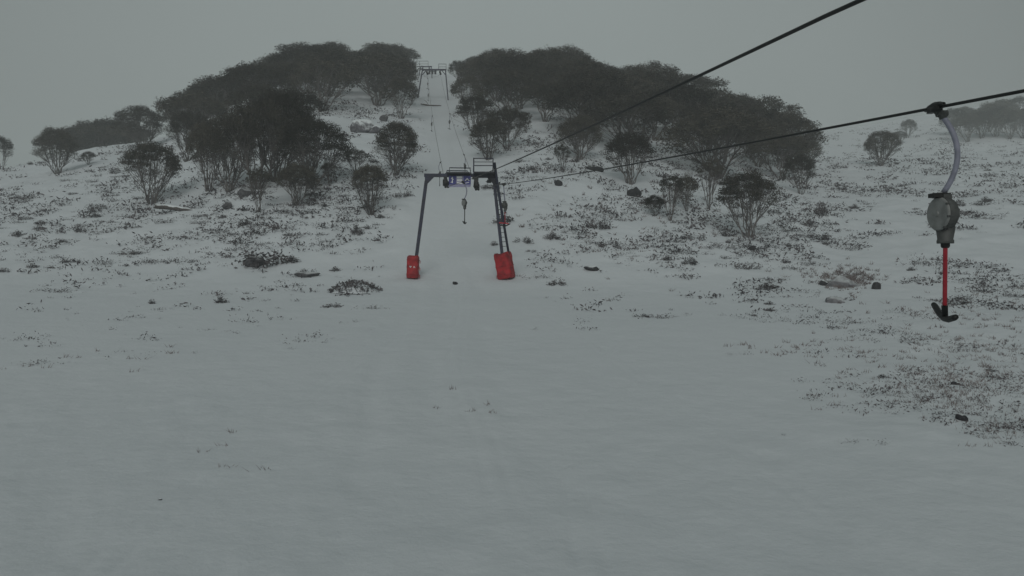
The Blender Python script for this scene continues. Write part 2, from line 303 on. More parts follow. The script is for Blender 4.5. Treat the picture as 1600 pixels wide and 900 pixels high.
KEY = [  # kind, X, base Y, height px, width px, label
 ('big', 90, 272, 74, 74, 'bushy two-lobed snow gum at the far left, right of the cut-off tree'),
 ('round', 3, 264, 52, 42, 'pale hazy snow gum cut off by the left edge of the photo'),
 ('round', 138, 258, 22, 26, 'knee-high round bush of gum just right of the bushy far-left tree'),
 ('big', 221, 233, 68, 86, 'wide umbrella snow gum on the skyline left of the main clump'),
 ('vase', 237, 319, 98, 98, 'separate vase-shaped snow gum standing in front, below the skyline umbrella tree'),
 ('big', 292, 252, 82, 78, 'snow gum with pale forked stems between the vase-shaped tree and the wood'),
 ('vase', 326, 298, 108, 70, 'leftmost tree of the dark front clump, leaning out to the left'),
 ('big', 359, 300, 120, 108, 'snow gum with a thick dark single-looking stem at the left of the front clump'),
 ('big', 402, 296, 142, 128, 'tall snow gum in the middle of the dark front clump'),
 ('big', 432, 284, 146, 130, 'tallest snow gum at the back of the dark front clump'),
 ('big', 486, 294, 112, 136, 'broad snow gum at the right end of the front clump, arching limbs over the snow'),
 ('sparse', 404, 331, 70, 56, 'thin two-stemmed young gum in front of the dark clump'),
 ('vase', 463, 321, 66, 74, 'low bushy gum with many thin stems in front of the dark clump'),
 ('sparse', 515, 291, 38, 34, 'small round-headed gum right of the dark clump'),
 ('sparse', 556, 272, 40, 60, 'low thin spreading gum between the rock outcrop and the dark clump'),
 ('vase', 580, 336, 82, 68, 'vase-shaped gum lowest on the slope left of the near lift tower'),
 ('big', 618, 275, 86, 86, 'open umbrella gum beside the lift run, above the near tower beam'),
 ('wood', 627, 186, 66, 70, 'dark snow gum at the right foot of the upper left wood, touching the lift run'),
 ('vase', 745, 214, 66, 70, 'snow gum leaning over the right edge of the lift run'),
 ('vase', 764, 250, 66, 72, 'bushy gum just above the platform of the near lift tower'),
 ('big', 792, 232, 66, 80, 'broad snow gum above the bushy one, between the run and the upper rope'),
 ('big', 905, 250, 70, 84, 'broad snow gum overhanging the dark flat ledge on the right slope'),
 ('sparse', 880, 270, 44, 36, 'small thin gum in the open snow above the lower rope'),
 ('sparse', 822, 208, 34, 26, 'short round sapling under the right wood near the lift run'),
 ('vase', 985, 288, 82, 88, 'gum with tangled pale stems at the lower edge of the right wood'),
 ('sparse', 1048, 345, 74, 52, 'slender gum leaning left at the foot of the right hill'),
 ('round', 1073, 330, 58, 48, 'gum with a bent dark stem just behind the slender leaning one'),
 ('sparse', 1108, 328, 82, 50, 'thin forked gum between the bent gum and the many-stemmed gum'),
 ('vase', 1170, 371, 106, 104, 'large many-stemmed vase gum in front at the foot of the right hill'),
 ('round', 1252, 304, 64, 58, 'gum at the right end of the right wood, front one of the pair'),
 ('big', 1256, 266, 56, 66, 'gum at the right end of the right wood, rear one of the pair'),
 ('big', 1376, 259, 56, 66, 'lone umbrella snow gum on the open slope left of the near tow hanger'),
 ('round', 1024, 338, 34, 44, 'low dark gum bush left of the slender leaning gum'),
]
for k, X, Y, h, w, lab in KEY: gum(k, X, Y, h, w, lab)
def inpoly(x, y, P):
    c = False
    for i in range(len(P)):
        (x1, y1), (x2, y2) = P[i], P[i-1]
        if (y1 > y) != (y2 > y) and x < (x2-x1)*(y-y1)/(y2-y1)+x1: c = not c
    return c
def wood(P, n, H, gap, label, group, tries=4000):
    xs = [p[0] for p in P]; yl = [p[1] for p in P]; k = 0
    for _ in range(tries):
        if k >= n: break
        X = random.uniform(min(xs), max(xs)); Y = random.uniform(min(yl), max(yl))
        if not inpoly(X, Y, P): continue
        p = at(X, Y, -.02)
        if p.y > 295 or any((p.x-a)**2+((p.y-b)*.75)**2 < gap*gap for a, b, _ in GUMS): continue
        q = (' near the run' if X < 860 else ', middle part' if X < 1050 else ', right end') if 'right' in label else (' near the run' if X > 540 else ', left part') if 'hilltop' in label else ''
        gum('wood', X, Y, None, None, label+q, group+q, H=random.uniform(*H), pos=p); k += 1
    return k
ORD = 'first second third fourth fifth sixth seventh eighth ninth tenth eleventh twelfth thirteenth fourteenth fifteenth sixteenth seventeenth eighteenth nineteenth twentieth twenty-first twenty-second twenty-third twenty-fourth'.split()
def row(pts, label, group, where):            # crowns along a skyline: X, top Y, distance, unused
    for n_, (X, Yt, D, H) in enumerate(sorted(pts)):
        label = '%s gum from the left along the skyline of %s' % (ORD[n_], where)
        Yt += random.uniform(-3, 4); zt = (CY-Yt)/F*D; x = (X-CX)/F*D; z = ground(x, D)-.02
        gum('wood', X, 0, None, None, label, group, H=max(2.6, min(8.5, zt-z)), pos=Vector((x, D, z)))
WL = 'dark snow gum inside the hilltop wood left of the lift'; GL = 'snow gums in the wood left of the lift run'
row([(436, 88, 142, 0), (468, 90, 148, 0), (500, 92, 152, 0), (528, 76, 158, 0), (560, 82, 160, 0), (590, 72, 168, 0), (612, 68, 170, 0), (628, 76, 172, 0), (636, 92, 168, 0), (452, 98, 138, 0), (545, 92, 150, 0), (575, 84, 158, 0)], WL, GL, 'the wood left of the lift run')
wood([(425, 135), (520, 116), (600, 112), (618, 118), (606, 150), (596, 176), (540, 172), (480, 178), (440, 170)], 22, (4.4, 7.2), 6.0, WL, GL)
WR = 'dark snow gum in the ridge wood above the left front clump'; GR = 'snow gums on the left ridge'
row([(278, 170, 128, 0), (298, 150, 128, 0), (318, 136, 130, 0), (342, 120, 132, 0), (366, 114, 134, 0), (392, 112, 136, 0), (416, 116, 138, 0)], WR, GR, 'the left ridge wood')
wood([(285, 205), (330, 180), (400, 145), (470, 185), (480, 215), (400, 225), (330, 235), (285, 240)], 12, (4.2, 6.6), 6.4, WR, GR)
WB = 'hazy grey snow gum in the grove behind the left skyline'; GB = 'hazy grove behind the left skyline'
row([(118, 202, 146, 0), (134, 193, 148, 0), (150, 187, 150, 0), (166, 186, 150, 0), (184, 188, 148, 0), (126, 206, 142, 0), (158, 198, 142, 0), (198, 197, 142, 0)], WB, GB, 'the hazy left grove')
WT = 'dark snow gum inside the big right-hand wood'; GT = 'snow gums in the big right-hand wood'
row([(724, 100, 176, 0), (740, 92, 178, 0), (765, 90, 174, 0), (790, 88, 168, 0), (815, 87, 160, 0), (842, 85, 155, 0), (866, 88, 152, 0), (890, 97, 150, 0), (916, 108, 148, 0), (940, 113, 146, 0), (968, 120, 143, 0), (990, 130, 141, 0), (1016, 140, 138, 0), (1044, 138, 138, 0), (1070, 142, 136, 0), (1096, 156, 134, 0), (1122, 166, 132, 0), (1144, 176, 130, 0), (1166, 198, 130, 0), (1190, 204, 130, 0), (1214, 208, 128, 0), (1236, 218, 128, 0)], WT, GT, 'the big right wood')
gum('wood', 730, 178, 62, 60, 'dark snow gum at the right edge of the run just below the upper tower')
gum('wood', 716, 128, 34, 40, 'hazy snow gum right of the upper tower, behind its leg')
wood([(748, 160), (738, 122), (850, 120), (940, 144), (1060, 175), (1150, 208), (1225, 240), (1240, 292), (1150, 292), (1085, 262), (1000, 258), (930, 236), (870, 205), (800, 200), (770, 222), (750, 195)], 80, (4.4, 7.4), 5.0, WT, GT, 12000)
WF = 'faded grey snow gum in the grove on the misty far right hillside'; GF = 'misty grove on the far right hill'
for X, Y, h, w in [(1490, 212, 44, 52), (1512, 222, 44, 60), (1534, 216, 44, 60), (1556, 214, 48, 62), (1578, 218, 50, 62), (1598, 216, 48, 60), (1505, 196, 30, 46), (1560, 190, 34, 56), (1590, 184, 34, 50), (1545, 206, 46, 60), (1620, 205, 44, 60)]:
    gum('wood', X, Y, h, w, WF, GF)
gum('round', 1418, 216, 30, 28, 'small misty gum on the far slope just left of the hanger grip')
gum('round', 1406, 224, 20, 28, 'low misty bush below the small misty gum on the far slope')
gum('wood', 1210, 204, 20, 40, 'ghostly pale tree on the foggy skyline above the lower rope')
# ------------------------------------------------------------------ shrubs, heath, rocks
def shrub_mesh(seed, n=26, w=1., h=.5, flat=1., leaves=26, size=.05, split=0.):
    r = np.random.default_rng(seed); mb = MB(); pts = []
    for k in range(n):
        a = r.uniform(0, 6.28); q = math.sqrt(r.random())*.5*w; x, y = q*math.cos(a), q*math.sin(a)*flat
        if split and fbm(np.array([x*3+seed]), np.array([y*3]), 2, seed)[0] < split-.1: continue
        hh = h*(1-(q/(.5*w))**2*.7)*r.uniform(.6, 1.1)
        e = np.array([x*1.15, y*1.15, hh]); b0 = np.array([x*.75, y*.75, -.08])
        mb.tube(bez(b0, (b0+e)/2+r.normal(size=3)*.04, e, 4), np.linspace(.014, .004, 4), 3, False)
        d = r.normal(size=(leaves, 3))*np.array([.09, .09, .07])*(.6+.5*w); pts.append(e+d-np.array([0, 0, .04]))
        d = r.normal(size=(leaves//2, 3))*np.array([.07, .07, .07]); pts.append((e+b0)/2+d)
    q = np.concatenate(pts); leaf_faces(mb, q, len(q), size); return mb.mesh('shrub', M['heath'])
SH = {'dome': [shrub_mesh(61, 46, 1.3, .42, .8, 9, .055, .02), shrub_mesh(62, 54, 1.4, .36, .7, 9, .055, .03), shrub_mesh(60, 50, 1.3, .4, .7, 9, .055, .06)],
      'patch': [shrub_mesh(63+k, 80, 2.2, .2, .45, 5, .05, .08) for k in range(5)],
      'scatter': [shrub_mesh(71+k, 44, 1.8, .13, .6, 3, .045, .10) for k in range(3)],
      'bush': [shrub_mesh(81+k, 24, .8, .5, 1, 12, .05, .0) for k in range(4)]}
WID = {'dome': 1.5, 'patch': 2.3, 'scatter': 1.8, 'bush': 1.}
TAKEN = []
def shrub(kind, X, Y, wpx, label, group=None, name='heath_shrub', cat='shrub', hs=1.):
    p = at(X, Y, -.03); s = wpx/F*p.y/WID[kind]
    o = link(bpy.data.objects.new(name, SH[kind][len(TAKEN) % len(SH[kind])])); o.location = p; o.scale = (s, s, s*hs)
    o.rotation_euler = (0, 0, random.choice((0, math.pi))+random.uniform(-.3, .3)); TAKEN.append((p.x, p.y)); return tag(o, label, cat, group)
def rock_mesh(seed, sx, sy, sz, m, rough=.25):
    import bmesh
    bm = bmesh.new(); bmesh.ops.create_icosphere(bm, subdivisions=4, radius=1); r = np.random.default_rng(seed)
    pl = [(Vector(r.normal(size=3)).normalized(), r.uniform(.55, .85)) for _ in range(9)]
    for v in bm.verts:
        c = v.co.copy()
        for n_, d_ in pl:
            e = c.dot(n_)-d_
            if e > 0: c -= n_*e*.85
        f = 1+rough*float(fbm(np.array([c.x*2+seed]), np.array([c.y*2+c.z*1.7]), 3, seed)[0])
        v.co = Vector((c.x*sx*f, c.y*sy*f, c.z*sz*f))
    me = bpy.data.meshes.new('rock'); bm.to_mesh(me); bm.free(); me.materials.append(m)
    me.polygons.foreach_set('use_smooth', np.ones(len(me.polygons), bool)); return me
def rock(X, Y, wpx, hpx, label, m='rock', seed=1, tilt=0, name='granite_boulder', group=None, sink=.25):
    p = at(X, Y); w = wpx/F*p.y; h = hpx/F*p.y
    o = link(bpy.data.objects.new(name, rock_mesh(seed, w/2*1.12, w/2*.8, h*.75, M[m]))); o.location = p+Vector((0, 0, h*sink)); o.rotation_euler = (0, tilt, 0)
    TAKEN.append((p.x, p.y)); return tag(o, label, 'rock', group)
# rocks, two of them standing in for dark snow hollows
rock(566, 206, 34, 24, 'big pale granite slab with a dark slanting face in the gap of the left wood', 'paleslab', seed=3, tilt=-.45)
rock(583, 208, 24, 10, 'low snow-topped rock just right of the big granite slab', 'paleslab', seed=4, tilt=-.4)
rock(600, 190, 14, 10, 'small snowy rock above the big granite slab', seed=5)
rock(991, 306, 20, 16, 'dark wedge of rock under the tangled gum at the edge of the right wood', 'darkrock_hollow', 6, .5)
rock(928, 266, 28, 8, 'dark flat rock ledge on the slope right of the small thin gum', 'darkrock_hollow', 7, .15)
rock(872, 290, 12, 9, 'dark stone below the small thin gum above the lower rope', 'darkrock_hollow', 8)
rock(924, 422, 22, 7, 'flat dark rock alone in the smooth snow right of the near tower', 'darkrock_hollow', 9, .1)
rock(711, 445, 8, 5, 'tiny dark stone on the snow between the feet of the near tower', 'darkrock_hollow', 10, .4)
rock(480, 432, 40, 7, 'flat snow-capped rock below the large heath clump left of the near tower', 'rock', 12)
rock(1318, 446, 58, 26, 'wide snow-dusted boulder mound under the right rough slope', 'dustrock', 13, .08, 'granite_boulder', None, -.12)
rock(1288, 446, 14, 9, 'small black stone at the left foot of the snow-dusted boulder mound', 'darkrock_hollow', 14)
rock(1370, 452, 14, 11, 'round black stone right of the snow-dusted boulder mound', 'darkrock_hollow', 15)
rock(1304, 472, 34, 12, 'low snowy boulder in front of the snow-dusted boulder mound', 'dustrock', 16, .1, 'granite_boulder', None, .1)
rock(1503, 657, 22, 9, 'sharp black shape standing in for a dark snow hollow at lower right', 'darkrock_hollow', 17, .5)  # black mesh put in for the dark of a hole in the snow
rock(1494, 601, 14, 6, 'small black shape standing in for a dark snow hollow in the brown grass', 'darkrock_hollow', 18)  # second dark snow hole, drawn as a small black lump
rock(250, 790, 6, 2, 'pebble barely showing in the near snow at lower left', 'darkrock_hollow', 19)
rock(1176, 392, 10, 8, 'dark stone beside the foot of the large many-stemmed gum', 'darkrock_hollow', 20)
rock(128, 320, 18, 12, 'dark rock at the foot of the left slope', 'darkrock_hollow', 21) if False else None
rock(130, 242, 12, 8, 'dark rock near the far-left bushy tree', 'darkrock_hollow', 22) if False else None
rock(356, 326, 16, 10, 'snowy stone in front of the left end of the dark clump', 'rock', 23)
rock(382, 306, 20, 18, 'round pale boulder beside the thin two-stemmed young gum', 'rock', 24)
rock(400, 414, 34, 15, 'boulder half buried in the large heath clump left of the near tower', 'rock', 25)
lp = at(276, 330); lg = MB(); lg.tube([lp+Vector((-1.6, .2, .35)), lp+Vector((-.7, .1, .3)), lp+Vector((.5, 0, .12)), lp+Vector((1.5, -.1, -.02))], [.17, .19, .16, .1], 10)
tag(lg.build('fallen_log', M['log'], smooth=True), 'snow-dusted fallen log lying at the foot of the vase-shaped left tree', 'log')
lp = at(676, 166); lg = MB(); lg.tube([lp+Vector((-1.7, .3, .4)), lp+Vector((-.5, .1, .15)), lp+Vector((1.2, 0, .1))], [.1, .14, .06], 6)
lg.tube([lp+Vector((-.5, .1, .15)), lp+Vector((-.9, 0, .7)), lp+Vector((-1.2, 0, .9))], [.08, .05, .03], 5)
tag(lg.build('fallen_branch', M['log'], smooth=True), 'dark fallen branch lying across the upper lift run', 'branch')
KS = [('dome', 418, 414, 84, 'largest heath clump on the left slope, wide and dark with snow in it', 1.0), ('dome', 380, 382, 44, 'tall heath clump just above the largest heath clump', 1.1),
 ('bush', 455, 409, 26, 'heath clump at the right end of the largest heath clump', .8), ('patch', 378, 390, 60, 'ragged heath fringe below the tall heath clump', .8),
 ('dome', 482, 426, 30, 'small dark heath tuft on top of the flat snow-capped rock', .8), ('bush', 525, 424, 18, 'small round shrub between the flat rock and the snowed-under dome', .8),
 ('patch', 535, 433, 30, 'thin heath sprigs just above the snowed-under dome', .6), ('patch', 577, 482, 55, 'slanting line of heath sprigs below the snowed-under dome', .8),
 ('scatter', 456, 534, 70, 'loose spray of twigs lowest on the smooth left snow', 1), ('scatter', 560, 517, 40, 'few heath tips right of the loose spray of twigs', .7),
 ('bush', 345, 473, 22, 'dark upright grass tussock standing alone in the smooth left snow', 1), ('scatter', 342, 458, 30, 'faint heath tips just behind the dark upright tussock', 1),
 ('bush', 237, 475, 12, 'little pointed shrub left of the dark upright tussock', 1.3), ('scatter', 250, 484, 34, 'scattered sprigs in front of the little pointed shrub', 1),
 ('patch', 75, 456, 62, 'long row of heath sprigs low on the far left', .8), ('bush', 50, 418, 18, 'small dark shrub far left above the long row of sprigs', .8),
 ('patch', 210, 396, 50, 'dark heath streak on the open left snow', 1), ('dome', 214, 396, 26, 'dense core of the dark heath streak on the open left snow', .6),
 ('dome', 128, 353, 24, 'flat black shrub on the far-left snow', .6), ('patch', 118, 409, 50, 'pair of heath streaks above the long row of sprigs', .9),
 ('patch', 104, 378, 34, 'small heath streak left of the dark heath streak', .9), ('patch', 305, 370, 50, 'ragged heath patch left of the tall heath clump', 1),
 ('bush', 557, 366, 22, 'pointed dark shrub on the run edge left of the tower leg', 1.5), ('bush', 575, 358, 10, 'tiny upright shrub beside the pointed dark shrub', 1.4), ('bush', 430, 358, 14, 'little upright shrub above the heath clumps', 1.3),
 ('scatter', 325, 516, 34, 'faint snowed-over hump with twigs on the smooth left snow', .8), ('scatter', 80, 566, 90, 'hardly visible row of grass tips at lower left', .7), ('scatter', 205, 556, 70, 'hardly visible sprigs in the smooth lower left snow', .6),
 ('dome', 1000, 495, 28, 'dark heart of the lone shrub in the smooth right snow', .7), ('patch', 1016, 497, 60, 'spreading twigs of the lone shrub in the smooth right snow', 1),
 ('scatter', 946, 548, 24, 'tiny tuft alone in the smooth centre right snow', .8), ('bush', 1203, 476, 16, 'upper of two small dark shrubs on the smooth right snow', .8), ('bush', 1178, 494, 12, 'lower left of two small dark shrubs on the smooth right snow', .7),
 ('bush', 1205, 486, 18, 'flat dark shrub under the upper small shrub on the smooth right snow', .6), ('dome', 816, 379, 32, 'dark heath clump just right of the near tower ladder', 1), ('bush', 785, 349, 30, 'dark bush behind the right leg of the near tower', 1.2),
 ('bush', 772, 384, 14, 'small bush between the two right tower poles', 1), ('dome', 1085, 374, 44, 'broad heath clump left of the large many-stemmed gum', 1), ('patch', 1060, 396, 60, 'long heath streak under the broad heath clump', 1), ('bush', 1134, 370, 12, 'narrow upright bush left of the large many-stemmed gum', 2.2),
 ('bush', 1283, 338, 24, 'upright leafy bush alone on the right slope', 1.7), ('bush', 1334, 326, 14, 'small brown bush right of the upright leafy bush', 1), ('patch', 1430, 413, 74, 'long dark heath bank behind the near tow hanger rod', 1.3),
 ('patch', 1268, 414, 50, 'slanting heath bank running to the snow-dusted boulder mound', 1), ('dome', 932, 356, 44, 'wide heath clump in the middle of the right slope', .9), ('dome', 950, 386, 44, 'lower wide heath clump in the middle of the right slope', .7),
 ('bush', 1380, 590, 22, 'grass clump at the left end of the brown patch at lower right', .6), ('bush', 1546, 580, 20, 'dark tuft above the brown patch at the right edge', .6), ('scatter', 1430, 606, 70, 'spread of sprigs in the brown patch at lower right', 1), ('scatter', 1530, 625, 60, 'grass bank right of the small black hollow shape at lower right', 1), ('scatter', 1430, 636, 50, 'loose sprigs left of the sharp black hollow shape', .9), ('scatter', 1570, 668, 60, 'low grass bank at the right edge below the sharp black hollow shape', .9),
 ('bush', 1232, 385, 12, 'small round bush right of the large many-stemmed gum', 1), ('bush', 1425, 423, 14, 'dark bush below the long dark heath bank', .8), ('bush', 268, 452, 6, 'single twig on the smooth left snow', 1)]
for k, X, Y, w, lab, h in KS: shrub(k, X, Y, w, lab, hs=h)
# a shrub dome nearly buried in snow, left of the tower
p = at(556, 456); dm = empty('snowed_under_shrub', p, 'snow-covered dome of a shrub with dark twigs showing, left of the near tower', 'shrub'); q = 78/F*p.y
r_ = np.random.default_rng(5); sm = MB(); th = np.linspace(0, 2*math.pi, 33)[:-1]; rings = np.linspace(0, 1, 12)
vv = []
for a_ in rings:
    for t_ in th: vv.append((math.cos(t_)*a_*q/2, math.sin(t_)*a_*q*.36, q*.20*(1-a_**2)**1.0-.06+.05*float(fbm(np.array([math.cos(t_)*a_*5]), np.array([math.sin(t_)*a_*5]), 2, 4)[0])))
i = np.arange(11)[:, None]*32; j = np.arange(32)[None]; k = (j+1) % 32
sm.add(vv, quads=np.stack([i+j, i+32+j, i+32+k, i+k], -1).reshape(-1, 4)); sm.build('snow_cap', M['snow'], dm, True)
tw = MB(); pts = []
for _ in range(260):
    a_ = math.sqrt(r_.random())*.98; t_ = r_.uniform(0, 6.28); c = np.array([math.cos(t_)*a_*q/2, math.sin(t_)*a_*q*.36, q*.20*(1-a_**2)-.06])
    e = c+np.array([math.cos(t_)*.1, math.sin(t_)*.1, r_.uniform(.03, .12)]); tw.tube([c, (c+e)/2, e], [.012, .009, .004], 3, False)
    pts.append(e+r_.normal(size=(5, 3))*.045)
pts = np.concatenate(pts); leaf_faces(tw, pts, len(pts), .05); tw.build('twigs', M['heath'], dm)
# density of the heath over the slope, as seen on the hillside
def dens(X, Y, p):
    run_c = np.interp(Y, [110, 150, 250, 330, 435], [682, 684, 702, 700, 712]); run_w = np.interp(Y, [110, 150, 250, 300, 330, 435], [15, 17, 44, 62, 80, 110])
    if Y < (160 if X < 660 else 195) and X < 1330: return 0
    if abs(X-run_c) < run_w: return 0
    e = 1 if abs(X-run_c) > run_w*1.3 else .4
    if X < run_c: v = np.interp(Y, [150, 235, 300, 340, 365, 400, 430, 470, 520, 575], [.5, .75, .8, .55, .36, .26, .12, .07, .03, 0])
    elif X < 1150: v = np.interp(Y, [150, 250, 330, 380, 400, 440, 500, 560], [.6, .75, .8, .62, .36, .08, .03, 0])
    else:
        k = np.clip((X-1150)/300, 0, 1); v = np.interp(Y, [150, 250, 330, 400, 450, 480, 510, 560], [.8, .85, .85, .72+.1*k, .45+.2*k, .12+.4*k, .04+.3*k, .16*k**2])
        if X > 1370 and 560 < Y < 690: v = max(v, .09*np.exp(-((X-1480-(Y-600)*.9)/90)**2)*np.exp(-((Y-605)/45)**2)+.025)
    return v*e
LZ = [(lambda X, Y: X < 170 and Y < 340, 'dark heath shrub on the rough snow below the bushy far-left tree', 'heath shrubs at far left'),
      (lambda X, Y: X < 300 and Y < 345, 'dark heath shrub on the snow around the vase-shaped left tree', 'heath shrubs round the vase-shaped tree'),
      (lambda X, Y: X < 520 and Y < 345, 'dark heath shrub at the foot of the dark front clump of trees', 'heath shrubs under the front clump'),
      (lambda X, Y: X < 650 and Y < 345, 'dark heath shrub between the front clump of trees and the lift run', 'heath shrubs left of the run'),
      (lambda X, Y: X < 330, 'small dark shrub on the thinly covered far lower left slope', 'heath shrubs far lower left'),
      (lambda X, Y: X < 650, 'small dark shrub on the snow left of the near tower', 'heath shrubs left of the near tower'),
      (lambda X, Y: X < 900 and Y < 330, 'dark heath shrub above the lower rope beside the lift run', 'heath shrubs right of the run'),
      (lambda X, Y: X < 900, 'dark heath shrub on the slope right of the near tower', 'heath shrubs right of the near tower'),
      (lambda X, Y: X < 1060, 'dark heath shrub on the slope under the left half of the right wood', 'heath shrubs under the right wood'),
      (lambda X, Y: X < 1210, 'dark heath shrub near the large many-stemmed gum', 'heath shrubs near the many-stemmed gum'),
      (lambda X, Y: X < 1400 and Y < 350, 'dark heath shrub on the rough slope below the lone umbrella gum', 'heath shrubs below the lone gum'),
      (lambda X, Y: X < 1400, 'dark heath shrub round the snow-dusted boulder mound', 'heath shrubs round the boulder mound'),
      (lambda X, Y: Y < 350, 'dark heath shrub at the far right, above the hanger rod', 'heath shrubs upper far right'),
      (lambda X, Y: True, 'dark heath shrub at the far right, beside the hanger rod', 'heath shrubs lower far right')]
cnt = 0
for _ in range(9000):
    if cnt >= 225: break
    X = random.uniform(-20, 1620); Y = random.uniform(225, 480); D_ = dens(X, Y, None)
    if random.random() > D_: continue
    p = at(X, Y)
    if p.y > 118 or fbm(np.array([p.x/7]), np.array([p.y/7]), 2, 77)[0] < -.02: continue
    if any((p.x-a)**2+(p.y-b)**2 < 1.6 for a, b in TAKEN): continue
    for f_, lab, grp in LZ:
        if f_(X, Y): break
    kd = random.choices(['patch', 'dome', 'bush', 'scatter'], [5, 2, 2, 1])[0]
    shrub(kd, X, Y, random.uniform(.6, 1.5)*{'patch': 2., 'dome': 1.1, 'bush': .75, 'scatter': 1.6}[kd]*F/p.y, lab, grp, hs=random.uniform(.5, 1.05)); cnt += 1
# uncountable sprigs: one object of heath, one of grass
SKX = np.arange(-200, 1801, 4); SKY = CY-F*(TZ/TD[None]).max(1)
hb = MB(); gb = MB(); hp = []; gp = []
n_try = 0
while len(hp) < 12500 and n_try < 80000:
    n_try += 1
    X = random.uniform(-120, 1720); Y = random.uniform(150, 700)
    D_ = dens(X, Y, None)
    if Y < np.interp(X, SKX, SKY)+2: continue
    if D_ <= 0 or random.random() > D_: continue
    u = (X-CX)/F; p = None
    hp.append((X, Y))
hp = np.array(hp); order = np.argsort(hp[:, 0]); out_p = []
dd = np.concatenate([np.arange(12, 60, .12), np.arange(60, 320, .4)])
for X, Y in hp:
    z = TZ[int(np.clip(round((X+200)/4), 0, TZ.shape[0]-1))]; k = np.nonzero(z >= (CY-Y)/F*TD)[0]
    if len(k): out_p.append(((X-CX)/F*TD[k[0]], TD[k[0]], 0, X, Y))
P_ = np.array(out_p); P_[:, 2] = zfun(P_[:, 0], P_[:, 1]); cl = fbm(P_[:, 0]/3.2, P_[:, 1]/3.2, 3, 90); P_ = P_[cl+.3*fbm(P_[:, 0]/11, P_[:, 1]/11, 2, 91) > -.03]
for far, lo, hi in ((0, 0, 32), (1, 32, 300)):
    Q = P_[(P_[:, 1] > lo) & (P_[:, 1] <= hi)]
    if not len(Q): continue
    n = len(Q); k = 18 if far else 30
    sz = rng.choice([.35, .5, .7, .95, 1.3, 1.9], n)*np.interp(Q[:, 1], [12, 30, 60, 100, 200], [.075, .12, .21, .30, .42])
    ctr = np.repeat(Q[:, :3], k, 0); ss = np.repeat(sz, k)
    off = rng.normal(size=(n*k, 3))*np.stack([ss*1.1, ss*.8, ss*.48], 1); off[:, 2] = np.abs(off[:, 2])
    leaf_faces(hb, ctr+off, n*k, 1.0) if False else None
    a = rng.normal(size=(n*k, 3)); a[:, 2] = np.abs(a[:, 2])*.8; a /= np.linalg.norm(a, axis=1)[:, None]
    b2 = rng.normal(size=(n*k, 3)); b2 -= (b2*a).sum(1)[:, None]*a; b2 /= np.linalg.norm(b2, axis=1)[:, None]
    s1 = (ss*rng.uniform(.16, .5, n*k)*(1 if far else .6))[:, None]; c = ctr+off
    v = np.stack([c-a*s1, c+b2*s1*.33, c+a*s1, c-b2*s1*.33], 1); hb.add(v, quads=np.arange(n*k*4).reshape(-1, 4))
tag(hb.build('heath', M['stuff']), 'sprigs of low dark heath poking through the snow all over the slopes', None, None, 'stuff')
# fine brown grass at lower right, on the right slope and faint tips in the near snow
G = []
for cx_, cy_, sx, sy, n in [(1450, 606, 66, 20, 80), (1490, 618, 44, 18, 45), (1500, 592, 40, 8, 40), (1564, 668, 34, 12, 45), (1500, 630, 40, 10, 30), (1325, 436, 26, 9, 240), (1230, 548, 50, 7, 24), (1400, 560, 90, 12, 40), (1560, 560, 60, 30, 90), (740, 640, 50, 20, 5), (300, 730, 160, 25, 5), (940, 345, 150, 40, 150), (200, 560, 120, 8, 12), (1520, 500, 90, 40, 150)]:
    for _ in range(n): G.append((random.gauss(cx_, sx), random.gauss(cy_, sy)))
gp = []
for X, Y in G:
    if Y > 790 or (Y < 436 and abs(X-705) < 105): continue
    z = TZ[int(np.clip(round((X+200)/4), 0, TZ.shape[0]-1))]; k = np.nonzero(z >= (CY-Y)/F*TD)[0]
    if len(k): gp.append(((X-CX)/F*TD[k[0]], TD[k[0]], 0))
gp = np.array(gp); gp[:, 2] = zfun(gp[:, 0], gp[:, 1]); n = len(gp); k = 7; c = np.repeat(gp, k, 0)+rng.normal(size=(n*k, 3))*np.array([.07, .05, 0])
hgt = rng.uniform(.03, .11, n*k)*np.interp(c[:, 1], [12, 60], [.8, 3.]); lean = rng.normal(size=(n*k, 2))*.9
tip = c+np.stack([lean[:, 0]*hgt, lean[:, 1]*hgt, hgt], 1); w_ = np.stack([np.full(n*k, .005)*np.interp(c[:, 1], [12, 60], [1, 4]), np.zeros(n*k), np.zeros(n*k)], 1)
gb.add(np.stack([c-w_, c+w_, tip], 1), tris=np.arange(n*k*3).reshape(-1, 3))
tag(gb.build('grass', M['tussock']), 'thin brown grass blades showing through the snow', None, None, 'stuff')
# ------------------------------------------------------------------ lift towers
def railing(mb, A, B, h0, h1, posts=2, r=.03, rails=2):
    A = Vector(A); B = Vector(B)
    for k in range(posts):
        p = A.lerp(B, k/(posts-1)); mb.tube([p+Vector((0, 0, h0)), p+Vector((0, 0, h1))], r, 6)
    for k in range(rails):
        z = h1-(h1-h0)*k/rails*.9; mb.tube([A+Vector((0, 0, z-.01)), B+Vector((0, 0, z-.01))], r*.85, 6)
def sheave_train(parent, c, length, wheels=2):
    f = MB(); f.box(c+Vector((0, 0, -.12)), (.07, length, .16)); f.box(c+Vector((0, 0, .1)), (.1, .16, .5)); f.build('sheave_frame', M['steel'], parent)
    for k in range(wheels):
        y = (k/(wheels-1)-.5)*length*.8 if wheels > 1 else 0; w = MB()
        th = np.linspace(0, 2*math.pi, 19)
        w.tube([c+Vector((-.12, y, -.2)), c+Vector((-.05, y, -.2)), c+Vector((0, y, -.2)), c+Vector((.05, y, -.2)), c+Vector((.12, y, -.2))], [.17, .19, .15, .19, .17], 18); w.build('sheave', M['rubber'], parent, True)
D1 = 42.
